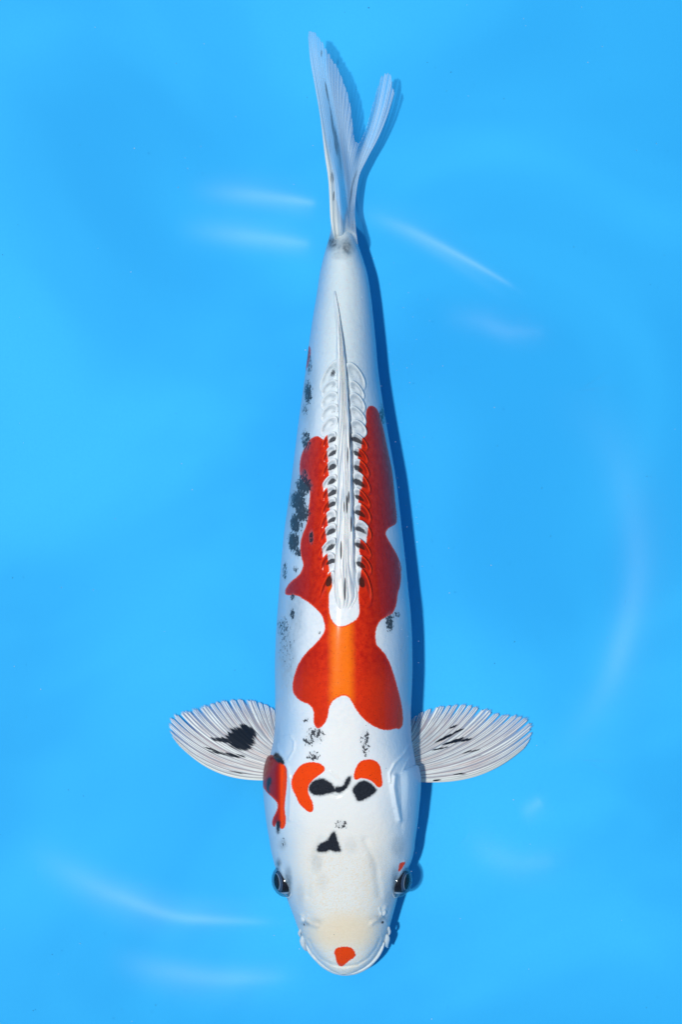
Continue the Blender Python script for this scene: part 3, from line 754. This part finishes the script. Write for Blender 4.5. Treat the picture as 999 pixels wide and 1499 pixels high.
    md = o.modifiers.new('thickness', 'SOLIDIFY'); md.thickness = .0004; md.offset = 0
tail_fin()

# ------------------------------------------------------------------ eyes
def frame_from(axis, up=(0, 1, 0)):
    a = Vector(axis).normalized(); b = (Vector(up) - a * Vector(up).dot(a)).normalized(); c = a.cross(b)
    return a, b, c
def dome(name, center, axis, ra, rb, rc, mat, parent, full=math.pi * .5, n=28, m=48, attr=None):
    a, b, c = frame_from(axis)
    t = np.linspace(0, full, n); p = np.linspace(0, 2*math.pi, m, endpoint=False)
    T, Pp = np.meshgrid(t, p, indexing='ij')
    A = np.array(a)[None, None]; B = np.array(b)[None, None]; Cc = np.array(c)[None, None]
    V = np.array(center) + A * (ra*np.cos(T))[..., None] + B * (rb*np.sin(T)*np.cos(Pp))[..., None] + Cc * (rc*np.sin(T)*np.sin(Pp))[..., None]
    return mesh_np(name, V, grid_faces(n, m, True)[:, ::-1], mat, parent, dict(yb=np.sin(T) * np.cos(Pp), ang=T))
def eye_material():
    t = NT('eye_iris'); a = t.attr('ang')
    n = t.noise(t.coord(), 900, 3)
    an = t.math('ADD', a, t.math('MULTIPLY', t.math('SUBTRACT', n, .5), .12))
    yb = t.math('ABSOLUTE', t.attr('yb'))
    col = t.mix(t.map(a, .60, .63), (.006, .007, .012), (.24, .32, .42))            # pupil, pale ring
    col = t.mix(t.map(a, .66, .69), col, (.04, .07, .13))
    col = t.mix(t.math('MULTIPLY', t.map(an, .88, .93), t.map(yb, .82, .70)), col, (.008, .009, .014))
    col = t.mix(t.math('MULTIPLY', t.map(an, .88, .93), t.map(yb, .74, .86)), col, (.40, .52, .64))
    col = t.mix(t.map(an, 1.52, 1.60), col, (.52, .47, .36))
    b = t.n('ShaderNodeBsdfPrincipled'); t.put(b.inputs['Base Color'], col); b.inputs['Roughness'].default_value = .18; b.inputs['IOR'].default_value = 1.4
    return t.shader(b.outputs[0])
EYE = eye_material(); CORNEA = clear_material('cornea', .08, .7, (.96, .98, 1))
def eye(side):
    px, py, z = (417.5, 1289, .043) if side < 0 else (584, 1289, .043)
    c = P3(px, py, z); ax = (side * .88, -.10, .36)
    e = dome('eye', c, ax, .0080, .0100, .0092, EYE, koi, math.pi * .72)
    e['label'] = 'dark eye on the left of the head' if side < 0 else 'dark eye under the tiny red fleck'
    dome('cornea', c, ax, .0096, .0120, .0106, CORNEA, e, math.pi * .5)
    # skin rim round the eye
    a, b, cc = frame_from(ax)
    nu, nvv = 64, 14
    p = np.linspace(0, 2*math.pi, nu, endpoint=False); q = np.linspace(0, 2*math.pi, nvv, endpoint=False)
    Pp, Q = np.meshgrid(p, q, indexing='ij')
    rr = .0004
    rad1 = .0124 + rr*np.cos(Q); rad2 = .0114 + rr*np.cos(Q)
    V = np.array(c) - np.array(a)*.0006 + np.array(b)*(rad1*np.cos(Pp))[..., None] + np.array(cc)*(rad2*np.sin(Pp))[..., None] + np.array(a)*(rr*np.sin(Q))[..., None]
    V = V.reshape(-1, 3)
    F = []
    for i in range(nu):
        for j in range(nvv): F.append((i*nvv+j, ((i+1) % nu)*nvv+j, ((i+1) % nu)*nvv+(j+1) % nvv, i*nvv+(j+1) % nvv))
    mesh_np('eye_rim', V, F, LIP, e)
eye(-1); eye(1)

# ------------------------------------------------------------------ mouth, barbels, nostrils
def tube(name, pts, rad, mat, parent, n=14, sub=6, flat=1.0):
    """pts in (px, py, z); rad in metres per point"""
    p = np.array(pts, float); r = np.array(rad, float)
    t = np.linspace(0, 1, len(p)); ts = np.linspace(0, 1, (len(p)-1)*sub + 1)
    q = np.stack([smooth_interp(ts, t, p[:, k]) for k in range(3)], -1); rr = smooth_interp(ts, t, r)
    W = P3(q[:, 0], q[:, 1], q[:, 2]); T = np.gradient(W, axis=0); T /= np.linalg.norm(T, axis=1)[:, None] + 1e-12
    up = np.array([0, 0, 1.0]); N = np.cross(T, up); N /= np.linalg.norm(N, axis=1)[:, None] + 1e-9; B = np.cross(T, N)
    ph = np.linspace(0, 2*math.pi, n, endpoint=False)
    V = W[:, None] + N[:, None]*(np.cos(ph)[None, :, None]*rr[:, None, None]) + B[:, None]*(np.sin(ph)[None, :, None]*rr[:, None, None]*flat)
    F = grid_faces(len(ts), n, True).tolist()
    V = V.reshape(-1, 3)
    o = mesh_np(name, V, F, mat, parent)
    import bmesh
    bm = bmesh.new(); bm.from_mesh(o.data); bm.verts.ensure_lookup_table()
    bm.faces.new([bm.verts[i] for i in range(n)]); bm.faces.new([bm.verts[(len(ts)-1)*n + i] for i in reversed(range(n))])
    bmesh.ops.recalc_face_normals(bm, faces=bm.faces); bm.to_mesh(o.data); bm.free()
    return o
arc = [(449, 1381), (452.5, 1391), (460, 1401), (469, 1409.5), (481, 1418), (493, 1423), (505, 1424.8), (518, 1423.5), (535, 1416.5), (546, 1408), (554, 1398.5), (559, 1389), (562.5, 1379)]
tube('upper_lip', [(x, y, .031 - .003*math.sin(i/12*math.pi)) for i, (x, y) in enumerate(arc)], [.0008] + [.0013]*11 + [.0008], LIP, koi)
tube('lower_lip', [(505 + (x-505)*.985, y - 1 + (.6 if 2 < i < 10 else -2), .021) for i, (x, y) in enumerate(arc)], [.001] + [.0020]*11 + [.001], LIP, koi)
tube('barbel', [(446, 1368, .032), (443, 1377, .030), (446, 1386, .026), (449, 1392, .021)], [.0016, .0021, .0018, .0005], LIP, koi)
tube('barbel', [(563, 1366, .032), (567, 1374, .030), (566, 1382, .026), (568, 1387, .021)], [.0016, .0021, .0017, .0005], LIP, koi)
tube('barbel', [(441, 1360, .036), (438.5, 1366, .033), (440, 1372, .029)], [.0010, .0011, .0004], LIP, koi)
tube('barbel', [(569, 1358, .036), (570.5, 1364, .033), (569, 1370, .029)], [.0010, .0011, .0004], LIP, koi)
DARKHOLE = plain('nostril_dark', (.03, .035, .045), .5)
def nostril(px, py, r, hole):
    z = float(top_z(px, py))
    o = dome('nostril_flap', P3(px, py, z - .0002), (0.15 * (1 if px > 500 else -1), .1, 1), .0016, r, r * .85, LIP, koi, math.pi * .6, 10, 24)
    hz = float(top_z(*hole))
    dome('nostril_hole', P3(hole[0], hole[1], hz + .0002), (0, 0, 1), .0006, .0010, .0007, DARKHOLE, o, math.pi * .6, 6, 14)
nostril(444.5, 1344, .0026, (446, 1353)); nostril(561, 1335, .0028, (560.5, 1350))

# ------------------------------------------------------------------ specks drifting in the water
def specks_obj(name, n, mat, label, lo, hi, xr, seed):
    rs = np.random.RandomState(seed); V = []; F = []
    for i in range(n):
        px = rs.uniform(*xr); py = rs.uniform(-150, 1650); z = rs.uniform(.004, .13) if not 400 < px < 610 else rs.uniform(.118, .14)
        if xr[1] - xr[0] < 200: px = 600 + rs.normal() * 14 - max(0, 800 - py) * .09; py = rs.uniform(350, 1300); z = rs.uniform(.01, .10)
        x, y = XY(px, py, z); r = rs.uniform(lo, hi); b = len(V)
        for d in ((1, 0, 0), (-1, 0, 0), (0, 1, 0), (0, -1, 0), (0, 0, 1), (0, 0, -1)):
            q = np.array(d) * r * rs.uniform(.6, 1.5); V.append((x + q[0], y + q[1], z + q[2]))
        for t in ((0, 2, 4), (2, 1, 4), (1, 3, 4), (3, 0, 4), (2, 0, 5), (1, 2, 5), (3, 1, 5), (0, 3, 5)): F.append(tuple(b + k for k in t))
    o = mesh_np(name, V, F, mat); o['kind'] = 'stuff'; o['label'] = label
specks_obj('floating_specks', 110, plain('pale_speck', (.7, .75, .8), .5), 'tiny pale specks of debris drifting in the water', .00018, .00040, (-150, 1150), 2)
specks_obj('floating_specks', 110, plain('pale_speck_small', (.6, .7, .85), .5), 'tiny pale specks drifting beside the right flank of the koi', .00015, .00032, (560, 640), 6)
specks_obj('dark_specks', 60, plain('dark_speck', (.03, .05, .08), .6), 'tiny dark specks of debris drifting in the water', .00018, .00036, (-150, 1150), 3)
